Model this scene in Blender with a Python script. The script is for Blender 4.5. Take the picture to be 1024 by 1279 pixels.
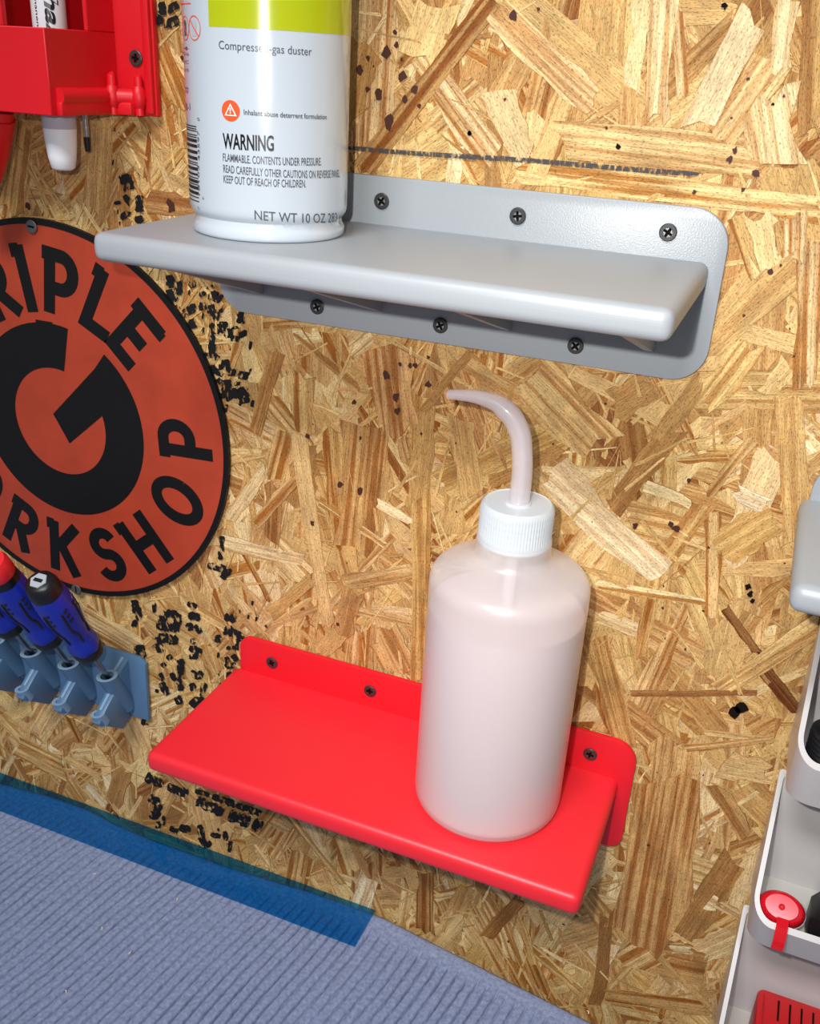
import bpy, bmesh, math, random
import numpy as np
from mathutils import Vector, Matrix
random.seed(7)
rng = np.random.default_rng(11)
for o in list(bpy.data.objects): bpy.data.objects.remove(o)
scene = bpy.context.scene
COL = scene.collection

# ------------------------------------------------------------------ camera
W, H = 1024, 1279
F, YAW, PITCH, ROLL = 1207.77, 0.36247, -0.435706, -0.057155
CAM = np.array([0.229134, -0.426955, 0.151013])
def _rot(a, b, c):
    ca, sa, cb, sb, cc, sc = math.cos(a), math.sin(a), math.cos(b), math.sin(b), math.cos(c), math.sin(c)
    return (np.array([[ca,-sa,0],[sa,ca,0],[0,0,1]]) @ np.array([[1,0,0],[0,cb,-sb],[0,sb,cb]])
            @ np.array([[cc,0,sc],[0,1,0],[-sc,0,cc]]))
RM = _rot(YAW, PITCH, ROLL)
cam_data = bpy.data.cameras.new('camera')
cam = bpy.data.objects.new('camera', cam_data); COL.objects.link(cam)
cam_data.sensor_fit = 'VERTICAL'; cam_data.sensor_height = 36.0
cam_data.lens = 36.0 * F / H
cam_data.clip_start = 0.01; cam_data.clip_end = 50
M4 = Matrix.Identity(4)
for i in range(3):
    M4[i][0] = RM[i,0]; M4[i][1] = RM[i,2]; M4[i][2] = -RM[i,1]; M4[i][3] = CAM[i]
cam.matrix_world = M4
scene.camera = cam

# ------------------------------------------------------------------ light
FLASH_W, ROOM_W, WORLD = 6.6, 22.0, 0.21
EXPOSURE = 0.1
world = bpy.data.worlds.new('room_light'); scene.world = world
world.use_nodes = True
world.node_tree.nodes['Background'].inputs[0].default_value = (0.93, 0.97, 1.0, 1)
world.node_tree.nodes['Background'].inputs[1].default_value = WORLD
def lamp(name, kind, loc, energy, color, size, target=None, size_y=None):
    d = bpy.data.lights.new(name, kind); d.energy = energy; d.color = color
    if kind == 'AREA':
        d.size = size
        if size_y: d.shape = 'RECTANGLE'; d.size_y = size_y
    else: d.shadow_soft_size = size
    o = bpy.data.objects.new(name, d); COL.objects.link(o); o.location = loc
    if target is not None:
        o.rotation_euler = (Vector(target) - Vector(loc)).to_track_quat('-Z', 'Y').to_euler()
    return o
# the phone's flash beside the lens, and the fixture on the ceiling behind the camera
fl = lamp('phone_flash', 'SPOT', (CAM[0]-0.034, CAM[1]-0.004, CAM[2]+0.022), FLASH_W, (1.0, 0.97, 0.93), 0.004, (0.13, 0, -0.03))
fl.data.spot_size = math.radians(88); fl.data.spot_blend = 1.0     # a phone flash throws a soft-edged beam
lamp('ceiling_fixture', 'AREA', (0.05, -1.15, 1.25), ROOM_W, (0.97, 0.98, 1.0), 0.6, (0, 0, 0), 0.25)
vs = scene.view_settings
vs.view_transform = 'Standard'; vs.look = 'None'; vs.exposure = EXPOSURE; vs.gamma = 1.0
vs.use_curve_mapping = False

# ------------------------------------------------------------------ helpers
def ray(u, v): return RM @ np.array([(u - W/2)/F, 1, -(v - H/2)/F])
def at_wall(u, v, y=0.0):
    r = ray(u, v); t = (y - CAM[1])/r[1]; return CAM + t*r
def at_z(u, v, z):
    r = ray(u, v); t = (z - CAM[2])/r[2]; return CAM + t*r
def at_x(u, v, x):
    r = ray(u, v); t = (x - CAM[0])/r[0]; return CAM + t*r
def at_cyl(u, v, cx, cy, R):
    r = ray(u, v); a = r[0]**2 + r[1]**2
    dx, dy = CAM[0]-cx, CAM[1]-cy
    b = 2*(dx*r[0] + dy*r[1]); c = dx*dx + dy*dy - R*R
    disc = max(b*b - 4*a*c, 0.0)
    P = CAM + (-b - math.sqrt(disc))/(2*a)*r
    return math.atan2(P[1]-cy, P[0]-cx), P[2]
def lin(*c):
    out = []
    for x in c:
        x /= 255.0
        out.append(x/12.92 if x <= 0.04045 else ((x+0.055)/1.055)**2.4)
    return tuple(out) + (1.0,)

def mat(name): 
    m = bpy.data.materials.new(name); m.use_nodes = True
    return m, m.node_tree, m.node_tree.nodes['Principled BSDF']
def simple(name, color, rough=0.5, spec=0.5, metal=0.0, bump=None, coat=0.0, var=None):
    """plain plastic / metal; bump=(scale xyz, strength, distance); var=(scale, amount) soft colour mottling"""
    m, nt, b = mat(name)
    b.inputs['Base Color'].default_value = color
    b.inputs['Roughness'].default_value = rough
    b.inputs['Specular IOR Level'].default_value = spec
    b.inputs['Metallic'].default_value = metal
    b.inputs['Coat Weight'].default_value = coat
    if bump or var:
        tc = nt.nodes.new('ShaderNodeTexCoord')
    if var:
        n = nt.nodes.new('ShaderNodeTexNoise'); n.inputs['Scale'].default_value = var[0]; n.inputs['Detail'].default_value = 5
        nt.links.new(tc.outputs['Object'], n.inputs['Vector'])
        mr = nt.nodes.new('ShaderNodeMapRange'); mr.inputs[1].default_value = .3; mr.inputs[2].default_value = .7
        mr.inputs[3].default_value = 1 - var[1]; mr.inputs[4].default_value = 1 + var[1]
        nt.links.new(n.outputs['Fac'], mr.inputs[0])
        mx = nt.nodes.new('ShaderNodeVectorMath'); mx.operation = 'SCALE'
        mx.inputs[0].default_value = color[:3]; nt.links.new(mr.outputs[0], mx.inputs['Scale'])
        nt.links.new(mx.outputs[0], b.inputs['Base Color'])
    if bump:
        sc, st, ds = bump
        mp = nt.nodes.new('ShaderNodeMapping'); mp.inputs['Scale'].default_value = sc
        nt.links.new(tc.outputs['Object'], mp.inputs[0])
        n = nt.nodes.new('ShaderNodeTexNoise'); n.inputs['Scale'].default_value = 1; n.inputs['Detail'].default_value = 2
        nt.links.new(mp.outputs[0], n.inputs['Vector'])
        bp = nt.nodes.new('ShaderNodeBump'); bp.inputs['Strength'].default_value = st; bp.inputs['Distance'].default_value = ds
        nt.links.new(n.outputs['Fac'], bp.inputs['Height']); nt.links.new(bp.outputs[0], b.inputs['Normal'])
    return m

def new_obj(name, mesh, m=None, parent=None, smooth=False):
    o = bpy.data.objects.new(name, mesh); COL.objects.link(o)
    if m is not None and not mesh.materials: mesh.materials.append(m)
    if parent is not None: o.parent = parent
    if smooth:
        mesh.polygons.foreach_set('use_smooth', [True]*len(mesh.polygons))
    return o
def mesh_from(name, verts, faces):
    me = bpy.data.meshes.new(name); me.from_pydata([tuple(v) for v in verts], [], faces); me.update(); return me
def from_bm(name, bm, m=None, parent=None, smooth=False, angle=None):
    bmesh.ops.recalc_face_normals(bm, faces=bm.faces)
    me = bpy.data.meshes.new(name); bm.to_mesh(me); bm.free()
    o = new_obj(name, me, m, parent, smooth or angle is not None)
    if angle is not None: me.set_sharp_from_angle(angle=math.radians(angle))
    return o
def tag(o, label=None, cat=None, group=None, kind=None):
    if label: o['label'] = label
    if cat: o['category'] = cat
    if group: o['group'] = group
    if kind: o['kind'] = kind
    return o
def empty(name, loc=(0,0,0)):
    o = bpy.data.objects.new(name, None); COL.objects.link(o); o.location = loc
    o.empty_display_size = 0.01
    return o
def bm_box(bm, lo, hi, bevel=0, seg=3):
    x0,y0,z0 = lo; x1,y1,z1 = hi
    vs_ = [bm.verts.new(p) for p in ((x0,y0,z0),(x1,y0,z0),(x1,y1,z0),(x0,y1,z0),(x0,y0,z1),(x1,y0,z1),(x1,y1,z1),(x0,y1,z1))]
    fs = [bm.faces.new([vs_[i] for i in f]) for f in ((0,3,2,1),(4,5,6,7),(0,1,5,4),(1,2,6,5),(2,3,7,6),(3,0,4,7))]
    if bevel:
        es = list({e for f in fs for e in f.edges})
        bmesh.ops.bevel(bm, geom=es, offset=bevel, segments=seg, profile=0.5, affect='EDGES')
def box(name, lo, hi, m, parent=None, bevel=0, seg=3):
    bm = bmesh.new(); bm_box(bm, lo, hi, bevel, seg)
    return from_bm(name, bm, m, parent, angle=40 if bevel else None)
def lathe(name, prof, m, parent=None, n=64, loc=(0,0,0), mod=None, angle=45):
    """prof: (r, z) list turned about z; mod(k, j, r) may change the radius"""
    verts, faces = [], []
    for j, (r, z) in enumerate(prof):
        for k in range(n):
            a = 2*math.pi*k/n; rr = mod(k, j, r) if mod else r
            verts.append((rr*math.cos(a), rr*math.sin(a), z))
    for j in range(len(prof)-1):
        for k in range(n):
            k2 = (k+1) % n
            faces.append((j*n+k, j*n+k2, (j+1)*n+k2, (j+1)*n+k))
    if prof[0][0] > 1e-6: faces.append(tuple(range(n-1, -1, -1)))
    if prof[-1][0] > 1e-6: faces.append(tuple((len(prof)-1)*n + k for k in range(n)))
    bm = bmesh.new(); me = mesh_from('tmp', verts, faces); bm.from_mesh(me); bpy.data.meshes.remove(me)
    bmesh.ops.remove_doubles(bm, verts=bm.verts, dist=1e-7)
    o = from_bm(name, bm, m, parent, angle=angle); o.location = loc
    return o
def tube_bm(bm, pts, radii, n=16, cap=True):
    pts = [Vector(p) for p in pts]; rings = []
    up = Vector((0, 0, 1))
    t0 = (pts[1]-pts[0]).normalized()
    ref = up if abs(t0.dot(up)) < .9 else Vector((0, 1, 0))
    nx = t0.cross(ref).normalized()
    for i, p in enumerate(pts):
        t = (pts[min(i+1, len(pts)-1)] - pts[max(i-1, 0)]).normalized()
        nx = (nx - t*nx.dot(t)).normalized(); ny = t.cross(nx)
        r = radii[i] if hasattr(radii, '__len__') else radii
        rings.append([bm.verts.new(p + nx*r*math.cos(2*math.pi*k/n) + ny*r*math.sin(2*math.pi*k/n)) for k in range(n)])
    for a, b in zip(rings, rings[1:]):
        for k in range(n):
            bm.faces.new((a[k], a[(k+1) % n], b[(k+1) % n], b[k]))
    if cap: bm.faces.new(rings[0][::-1]); bm.faces.new(rings[-1])
def tube(name, pts, radii, m, parent=None, n=16):
    bm = bmesh.new(); tube_bm(bm, pts, radii, n); return from_bm(name, bm, m, parent, angle=50)
def spline(pts, k=8):
    P = [np.array(p, float) for p in pts]; P = [2*P[0]-P[1]] + P + [2*P[-1]-P[-2]]; out = []
    for i in range(1, len(P)-2):
        for j in range(k):
            t = j/k; a, b, c, d = P[i-1], P[i], P[i+1], P[i+2]
            out.append(.5*((2*b) + (c-a)*t + (2*a-5*b+4*c-d)*t*t + (3*b-a-3*c+d)*t**3))
    out.append(P[-2]); return out
def prism_bm(bm, poly, axis, a0, a1):
    """extrude a 2-D polygon along an axis: 'x' takes (y,z), 'y' takes (x,z), 'z' takes (x,y)"""
    f = {'x': lambda p, a: (a, p[0], p[1]), 'y': lambda p, a: (p[0], a, p[1]), 'z': lambda p, a: (p[0], p[1], a)}[axis]
    A = [bm.verts.new(f(p, a0)) for p in poly]; B = [bm.verts.new(f(p, a1)) for p in poly]
    n = len(poly)
    bm.faces.new(A); bm.faces.new(B[::-1])
    for i in range(n): bm.faces.new((A[i], B[i], B[(i+1) % n], A[(i+1) % n]))
def prism(name, poly, axis, a0, a1, m, parent=None, bevel=0, seg=2):
    bm = bmesh.new(); prism_bm(bm, poly, axis, a0, a1)
    bmesh.ops.recalc_face_normals(bm, faces=bm.faces)
    if bevel:
        es = [e for e in bm.edges if len(e.link_faces) == 2 and e.calc_face_angle(0) > .6]
        bmesh.ops.bevel(bm, geom=es, offset=bevel, segments=seg, profile=.5, affect='EDGES')
    return from_bm(name, bm, m, parent, angle=35)
def rrect(x0, x1, z0, z1, r, n=8):
    """rounded rectangle outline; r = one radius or (bl, br, tr, tl)"""
    rs = (r,)*4 if not hasattr(r, '__len__') else r
    out = []
    for (cx, cz, a0, rr) in ((x0, z0, 180, rs[0]), (x1, z0, 270, rs[1]), (x1, z1, 0, rs[2]), (x0, z1, 90, rs[3])):
        sx = 1 if cx == x0 else -1; sz = 1 if cz == z0 else -1
        ox, oz = cx + sx*rr, cz + sz*rr
        for k in range(n+1):
            a = math.radians(a0 + 90*k/n); out.append((ox + rr*math.cos(a), oz + rr*math.sin(a)))
    return out
_caps = [1.0]      # cap height of the built-in font, measured below
def text_mesh(s, shear=0.0, offset=0.0, spacing=1.0, res=3):
    """flat text as (verts Nx2 scaled so cap height = 1, faces)"""
    cu = bpy.data.curves.new('txt', 'FONT'); cu.body = s; cu.size = 1; cu.shear = shear; cu.offset = offset
    cu.space_character = spacing; cu.resolution_u = res; cu.fill_mode = 'FRONT'
    ob = bpy.data.objects.new('txt', cu); COL.objects.link(ob)
    dg = bpy.context.evaluated_depsgraph_get(); dg.update()
    me = bpy.data.meshes.new_from_object(ob.evaluated_get(dg))
    V = np.array([v.co[:2] for v in me.vertices]); Fc = [tuple(p.vertices) for p in me.polygons]
    bpy.data.objects.remove(ob); bpy.data.curves.remove(cu); bpy.data.meshes.remove(me)
    return V/_caps[0], Fc

_v = text_mesh('H')[0]; _caps[0] = float(_v[:,1].max() - _v[:,1].min())

# ------------------------------------------------------------------ wood strand wall
def strand_material():
    m, nt, b = mat('osb_strand')
    N = nt.nodes.new; L = nt.links.new
    at = N('ShaderNodeAttribute'); at.attribute_name = 'tone'
    uv = N('ShaderNodeUVMap'); uv.uv_map = 'UVMap'
    def noise(scale, detail=4, rough=.6, dist=0.0):
        mp = N('ShaderNodeMapping'); mp.inputs['Scale'].default_value = (scale[0], scale[1], 1)
        L(uv.outputs[0], mp.inputs[0])
        n = N('ShaderNodeTexNoise'); n.inputs['Scale'].default_value = 1; n.inputs['Detail'].default_value = detail
        n.inputs['Roughness'].default_value = rough; n.inputs['Distortion'].default_value = dist
        n.noise_dimensions = '2D'
        L(mp.outputs[0], n.inputs['Vector']); return n
    def rng_(src, a, b_, c, d):
        r = N('ShaderNodeMapRange'); r.inputs[1].default_value = a; r.inputs[2].default_value = b_
        r.inputs[3].default_value = c; r.inputs[4].default_value = d; L(src, r.inputs[0]); return r.outputs[0]
    def mult(a, b_):
        x = N('ShaderNodeMath'); x.operation = 'MULTIPLY'; L(a, x.inputs[0]); L(b_, x.inputs[1]); return x.outputs[0]
    rings = noise((9, 330), 2, .5, .3)         # growth rings, long along the strand
    fine = noise((110, 1500), 3)               # fibres
    pores = noise((650, 2300), 2)              # short dark flecks
    mott = noise((45, 60), 4)
    ringf = rng_(rings.outputs['Fac'], .38, .62, 0, 1)
    ramp = N('ShaderNodeMix'); ramp.data_type = 'RGBA'; ramp.blend_type = 'MIX'
    ramp.inputs[6].default_value = lin(190, 146, 98); ramp.inputs[7].default_value = (1.0, 1.0, 1.0, 1)
    # strength of the rings differs from strand to strand (alpha of the tone attribute)
    inv = N('ShaderNodeMath'); inv.operation = 'SUBTRACT'; inv.inputs[0].default_value = 1; L(ringf, inv.inputs[1])
    amt = mult(inv.outputs[0], at.outputs['Alpha'])
    one = N('ShaderNodeMath'); one.operation = 'SUBTRACT'; one.inputs[0].default_value = 1; L(amt, one.inputs[1])
    L(one.outputs[0], ramp.inputs[0])
    mul = N('ShaderNodeMix'); mul.data_type = 'RGBA'; mul.blend_type = 'MULTIPLY'; mul.inputs[0].default_value = 1
    L(at.outputs['Color'], mul.inputs[6]); L(ramp.outputs[2], mul.inputs[7])
    f1 = rng_(fine.outputs['Fac'], .3, .7, .74, 1.16)
    f2 = rng_(pores.outputs['Fac'], .58, .66, 1.0, .45)
    f3 = rng_(mott.outputs['Fac'], .3, .7, .80, 1.14)
    f = mult(mult(f1, f2), f3)
    sc = N('ShaderNodeVectorMath'); sc.operation = 'SCALE'; L(mul.outputs[2], sc.inputs[0]); L(f, sc.inputs['Scale'])
    L(sc.outputs[0], b.inputs['Base Color'])
    b.inputs['Roughness'].default_value = .62; b.inputs['Specular IOR Level'].default_value = .25
    bp = N('ShaderNodeBump'); bp.inputs['Strength'].default_value = .5; bp.inputs['Distance'].default_value = .0005
    hh = N('ShaderNodeMath'); hh.operation = 'ADD'; L(fine.outputs['Fac'], hh.inputs[0]); L(rings.outputs['Fac'], hh.inputs[1])
    L(hh.outputs[0], bp.inputs['Height']); L(bp.outputs[0], b.inputs['Normal'])
    return m
M_STRAND = strand_material()
_pal = [(0.0, (122, 78, 42)), (0.2, (166, 118, 66)), (0.4, (202, 157, 96)), (0.6, (224, 186, 122)), (0.8, (238, 209, 153)), (1.0, (248, 231, 192))]
def tone_col(t):
    t = min(max(t, 0), 1)
    for (a, ca), (b, cb) in zip(_pal, _pal[1:]):
        if t <= b:
            k = (t-a)/(b-a); return np.array(lin(*[ca[i] + k*(cb[i]-ca[i]) for i in range(3)])[:3])
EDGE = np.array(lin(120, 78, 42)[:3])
def strand_outline(length, width, taper=None):
    """ragged elongated outline in local (u, v) metres"""
    n = 5; pts = []
    h = width/2; sk = random.uniform(-.6, .6)*width; taper = random.choice([1, 1, 1, .8, .6, .3]) if taper is None else taper
    bow = random.uniform(-.10, .10)*width
    def side(sg, rev):
        out = []
        for k in range(n+1):
            t = k/n; j_ = random.uniform(-.09, .09)*width
            out.append((-length/2 + t*length + (sk*.5 if k == n else -sk*.5 if k == 0 else 0)*sg + random.uniform(-.02, .02)*length*(0 < k < n),
                        sg*h*(1 - (1-taper)*t) + j_ + bow*math.sin(math.pi*t)*2))
        return out[::-1] if rev else out
    pts += side(-1, False)
    m_ = random.choice([1, 2, 3])
    for k in range(m_): pts.append((length/2 + random.uniform(-.25, .25)*width, h*taper*(-1 + 2*(k+1)/(m_+1))))
    pts += side(1, True)
    m_ = random.choice([1, 2, 3])
    for k in range(m_): pts.append((-length/2 + random.uniform(-.25, .25)*width, h*(1 - 2*(k+1)/(m_+1))))
    return pts
def add_strand(acc, cx, cz, ang, length, width, depth, tone, ring=None, taper=None):
    """acc collects verts, faces, uvs, colours (per corner); depth = y of the top face"""
    V, Fs, UV, C = acc
    o = strand_outline(length, width, taper)
    ca, sa = math.cos(ang), math.sin(ang); n = len(o); base = len(V)
    tu, tv = random.uniform(-.003, .003), random.uniform(-.008, .008)
    off = (random.uniform(-50, 50), random.uniform(-50, 50))
    th = .0007; ins = min(.00022, width*.06)
    for s in (0, 1):
        for (u, v) in o:
            L_ = math.hypot(u, v) + 1e-9
            k = 1 + (ins/L_ if s else 0)
            uu, vv = u*k, v*k
            y = depth + tu*u + tv*v + (th if s else 0)
            V.append((cx + uu*ca - vv*sa, min(y, .0018), cz + uu*sa + vv*ca))
    col = tone_col(tone)*random.uniform(.93, 1.07); col = col*np.array([1, random.uniform(.97, 1.03), random.uniform(.93, 1.06)])
    ring = random.choice([.2, .5, .75, 1]) if ring is None else ring
    Fs.append(tuple(base + i for i in range(n))); UV += [(o[i][0]+off[0], o[i][1]+off[1]) for i in range(n)]; C += [(*col, ring)]*n
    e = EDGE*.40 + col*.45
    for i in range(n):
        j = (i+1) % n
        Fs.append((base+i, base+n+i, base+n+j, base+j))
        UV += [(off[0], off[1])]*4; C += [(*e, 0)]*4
def strand_mesh(name, acc):
    V, Fs, UV, C = acc
    me = mesh_from(name, V, Fs)
    uvl = me.uv_layers.new(name='UVMap'); uvl.data.foreach_set('uv', np.array(UV, 'f').ravel())
    ca = me.color_attributes.new('tone', 'FLOAT_COLOR', 'CORNER'); ca.data.foreach_set('color', np.array(C, 'f').ravel())
    me.materials.append(M_STRAND); return me
M_BOARD = simple('osb_core', lin(186, 138, 84), .8, .2, var=(60, .3))
bm = bmesh.new(); bm_box(bm, (-1.0, .0018, -1.10), (1.0, .014, .65))
wall = from_bm('wall_back', bm, M_BOARD)
tag(wall, 'wall of pressed wood strand board with pale and brown flakes', kind='structure')
acc = ([], [], [], [])
NB = 9000
for i in range(NB):
    L_ = random.uniform(.04, .12); w_ = random.uniform(.009, .030)
    if i > .8*NB: L_ *= .5; w_ *= random.choice([.25, .4, .6])
    t = random.gauss(.57, .13)
    ang = random.choice([random.gauss(math.pi/2, .5), random.uniform(0, math.pi)])
    near = i % 5 < 3
    add_strand(acc, random.uniform(-.42, .42) if near else random.uniform(-.85, .85), random.uniform(-.5, .32) if near else random.uniform(-.85, .6), ang, L_, w_, .0014 - .0008*i/NB, t)
for i in range(3600):      # loose fibres and thin slivers between the strands
    add_strand(acc, random.uniform(-.45, .45), random.uniform(-.5, .3), random.choice([random.gauss(math.pi/2, .6), random.uniform(0, math.pi)]),
               random.uniform(.006, .034), random.uniform(.0005, .0024), random.uniform(.00020, .00060), random.gauss(.50, .13), 0, random.choice([.2, .5, 1]))
layer = new_obj('wood_strand_layer', strand_mesh('wood_strand_layer', acc), None, wall); layer['kind'] = 'stuff'

bm = bmesh.new(); bm_box(bm, (-1.0, -1.6, -1.12), (1.0, .0018, -1.10))
floor = from_bm('floor', bm, simple('concrete', lin(128, 126, 122), .8, .2, var=(6, .1))); tag(floor, 'grey concrete workshop floor', kind='structure')
# strands that stand out in the photograph: u1, v1, u2, v2, width (px), tone
S = [(618,-5,452,212,24,.33),(618,12,740,128,33,.8),(545,95,618,195,35,.82),(622,115,655,195,38,.75),(706,118,668,222,30,.6),
(655,65,625,130,35,.52),(545,0,520,80,50,.65),(455,60,440,140,40,.38),(765,0,759,72,40,.6),(805,-5,790,110,28,.82),(830,-5,822,150,30,.86),
(845,15,852,120,18,.75),(940,20,870,158,40,.86),(965,75,895,172,42,.75),(985,0,975,88,25,.86),(1015,-5,1008,165,28,.42),(965,120,978,205,60,.82),
(700,172,960,202,42,.72),(640,215,1024,262,28,.76),(860,250,1030,265,24,.8),(918,270,945,350,20,.48),(950,272,962,335,35,.75),(990,270,990,325,30,.76),
(1000,335,885,440,38,.6),(1010,300,1005,480,30,.76),(985,455,955,490,25,.7),(935,430,880,500,40,.62),(690,590,825,715,50,.93),(660,460,755,560,68,.6),
(848,535,765,635,28,.27),(875,475,815,550,25,.36),(770,510,815,480,45,.33),(805,608,862,630,16,.86),(920,615,958,632,22,.97),(905,690,970,650,50,.52),
(985,500,990,680,35,.48),(940,550,885,620,12,.6),(880,630,830,700,25,.48),(905,760,945,815,14,.1),(955,838,998,890,18,.12),(895,862,1024,778,26,.64),
(788,867,945,866,9,.2),(745,730,880,752,14,.86),(748,770,810,795,18,.86),(815,750,800,822,18,.48),(848,720,888,815,18,.6),(738,780,765,910,28,.48),
(890,640,888,770,20,.6),(745,800,778,930,30,.48),(825,975,790,1180,82,.42),(840,930,830,1000,60,.55),(880,915,965,925,8,.75),(855,935,968,922,10,.62),
(893,985,930,1045,22,.36),(905,955,962,965,40,.6),(916,1072,848,1172,35,.26),(852,1110,890,1130,30,.88),(885,1122,925,1145,18,.82),(838,1185,862,1187,14,.85),
(870,1190,915,1170,35,.76),(772,1126,875,1188,8,.7),(787,1160,886,1258,10,.45),(757,1146,743,1256,15,.15),(830,1205,880,1215,60,.38),(757,1245,885,1262,22,.4),
(380,470,382,540,22,.55),(345,440,318,540,18,.48),(362,545,348,600,35,.55),(372,540,410,780,18,.6),(455,530,440,690,60,.46),(418,535,430,690,25,.48),
(398,625,481,682,12,.88),(470,628,512,652,12,.88),(525,490,522,850,24,.46),(330,585,284,648,14,.78),(368,600,320,655,14,.55),(342,605,338,675,20,.26),
(280,678,378,700,16,.84),(490,445,500,535,60,.43),(588,440,518,530,10,.26),(430,727,514,714,18,.66),(390,722,335,768,14,.46),(478,793,500,836,40,.55),
(345,690,375,720,35,.76),(402,715,405,778,10,.6),(442,740,430,790,25,.36),(420,790,395,815,20,.48),(530,510,518,640,26,.42),(575,520,590,620,30,.48),
(610,603,700,560,16,.3),(25,160,12,260,28,.5),(120,150,115,265,30,.5),(186,252,240,260,22,.3),(198,200,215,240,6,.75),(110,770,170,805,30,.78),
(20,930,80,960,24,.62),(85,895,100,925,10,.26),(155,960,140,1005,18,.38),(608,1172,650,1125,14,.28),(560,1170,585,1110,18,.4),(531,1165,531,1090,20,.33),(665,1205,648,1148,8,.5)]
def px_scale(u, v):
    a = at_wall(u, v); b = at_wall(u+1, v); return float(np.hypot(b[0]-a[0], b[2]-a[2]))
count = 0
def strand_object(cx, cz, ang, L_, w_, depth, t, ring=None, taper=None):
    a = ([], [], [], [])
    add_strand(a, 0, 0, ang, L_, w_, 0, t, ring, taper)
    o = new_obj('wood_strand', strand_mesh('wood_strand', a), None, wall); o.location = (cx, depth, cz)
    return o
NR = 300 - len(S)
for i in range(NR):
    u, v = random.uniform(-20, 1000), random.uniform(-10, 1230)
    P = at_wall(u, v)
    strand_object(P[0], P[2], random.choice([random.gauss(math.pi/2, .45), random.uniform(0, math.pi)]), random.uniform(.035, .085),
                  random.choice([random.uniform(.003, .009), random.uniform(.010, .022), random.uniform(.012, .024)]), .00058 - .00022*i/NR, random.gauss(.57, .13))
for i, (u1, v1, u2, v2, w_, t) in enumerate(S):
    A, B = at_wall(u1, v1), at_wall(u2, v2); Cn = (A+B)/2
    s = px_scale((u1+u2)/2, (v1+v2)/2)
    strand_object(Cn[0], Cn[2], math.atan2(B[2]-A[2], B[0]-A[0]), float(np.linalg.norm(B-A)), w_*s*1.05, .00034 - .0003*(random.random()), t,
                  .9 if w_ > 50 and t < .6 else None, random.choice([1, .9, .75]))

# marks on the board: stamped ink, a pencil line, resin spots and nail holes
def ink_material(name, color, lo, hi, scale):
    m, nt, b = mat(name)
    b.inputs['Base Color'].default_value = color; b.inputs['Roughness'].default_value = .7
    b.inputs['Specular IOR Level'].default_value = .2
    tc = nt.nodes.new('ShaderNodeTexCoord'); n = nt.nodes.new('ShaderNodeTexNoise')
    n.inputs['Scale'].default_value = scale; n.inputs['Detail'].default_value = 4
    mp = nt.nodes.new('ShaderNodeMapping'); mp.inputs['Scale'].default_value = (1, 1, .55)
    nt.links.new(tc.outputs['Object'], mp.inputs[0]); nt.links.new(mp.outputs[0], n.inputs['Vector'])
    r = nt.nodes.new('ShaderNodeMapRange'); r.inputs[1].default_value = lo; r.inputs[2].default_value = hi
    nt.links.new(n.outputs['Fac'], r.inputs[0]); nt.links.new(r.outputs[0], b.inputs['Alpha'])
    return m
M_INK = ink_material('stamp_ink', lin(24, 24, 26), .40, .45, 330)
M_PENCIL = ink_material('pencil', lin(70, 68, 70), .36, .55, 700)
INK_Y = -.00022
def ink_zone(ox, oy, sc, strokes, fat=1.0):
    V, Fs = [], []
    for (w0, *pp) in strokes:
        P = [np.array([ox + a/sc, oy + b/sc]) for a, b in pp]
        if len(P) == 1: P = [P[0] - np.array([.3*w0/sc, 0]), P[0] + np.array([.3*w0/sc, .1*w0/sc])]
        pts = []
        for a, b in zip(P, P[1:]):
            n = max(2, int(np.linalg.norm(b-a)/2.2))
            pts += [a + (b-a)*k/n for k in range(n)]
        pts.append(P[-1])
        b0 = len(V)
        for k, p in enumerate(pts):
            d = pts[min(k+1, len(pts)-1)] - pts[max(k-1, 0)]; d = d/(np.linalg.norm(d)+1e-9); nn = np.array([-d[1], d[0]])
            end = .7 if k in (0, len(pts)-1) else 1
            for sg in (1, -1):
                q = p + nn*sg*w0*fat/sc/2*end*random.uniform(1.0, 1.75); X = at_wall(q[0], q[1]); V.append((X[0], INK_Y - .000004*len(Fs)/50, X[2]))
            if k: Fs.append((b0+2*k-2, b0+2*k-1, b0+2*k+1, b0+2*k))
    return new_obj('ink_stamp', mesh_from('ink_stamp', V, Fs), M_INK, wall)
ink_zone(170, 950, 5.69, [(50,(70,110),(190,170)),(45,(220,185),(370,235)),(50,(430,280),(620,370)),(60,(660,380),(810,440)),(60,(830,440),(895,475)),(25,(420,215),(520,245)),
 (35,(540,255),(890,375)),(40,(90,260),(140,280),(155,340),(140,390),(95,380)),(30,(155,430),(160,480)),(15,(195,390),(195,460)),(30,(240,470),(295,510)),(40,(310,465),(385,500)),
 (35,(450,455),(470,560),(500,600),(535,580)),(30,(530,520),(600,540)),(12,(580,480),(590,500)),(25,(630,500),(640,570)),(25,(670,570),(665,650))])
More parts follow.
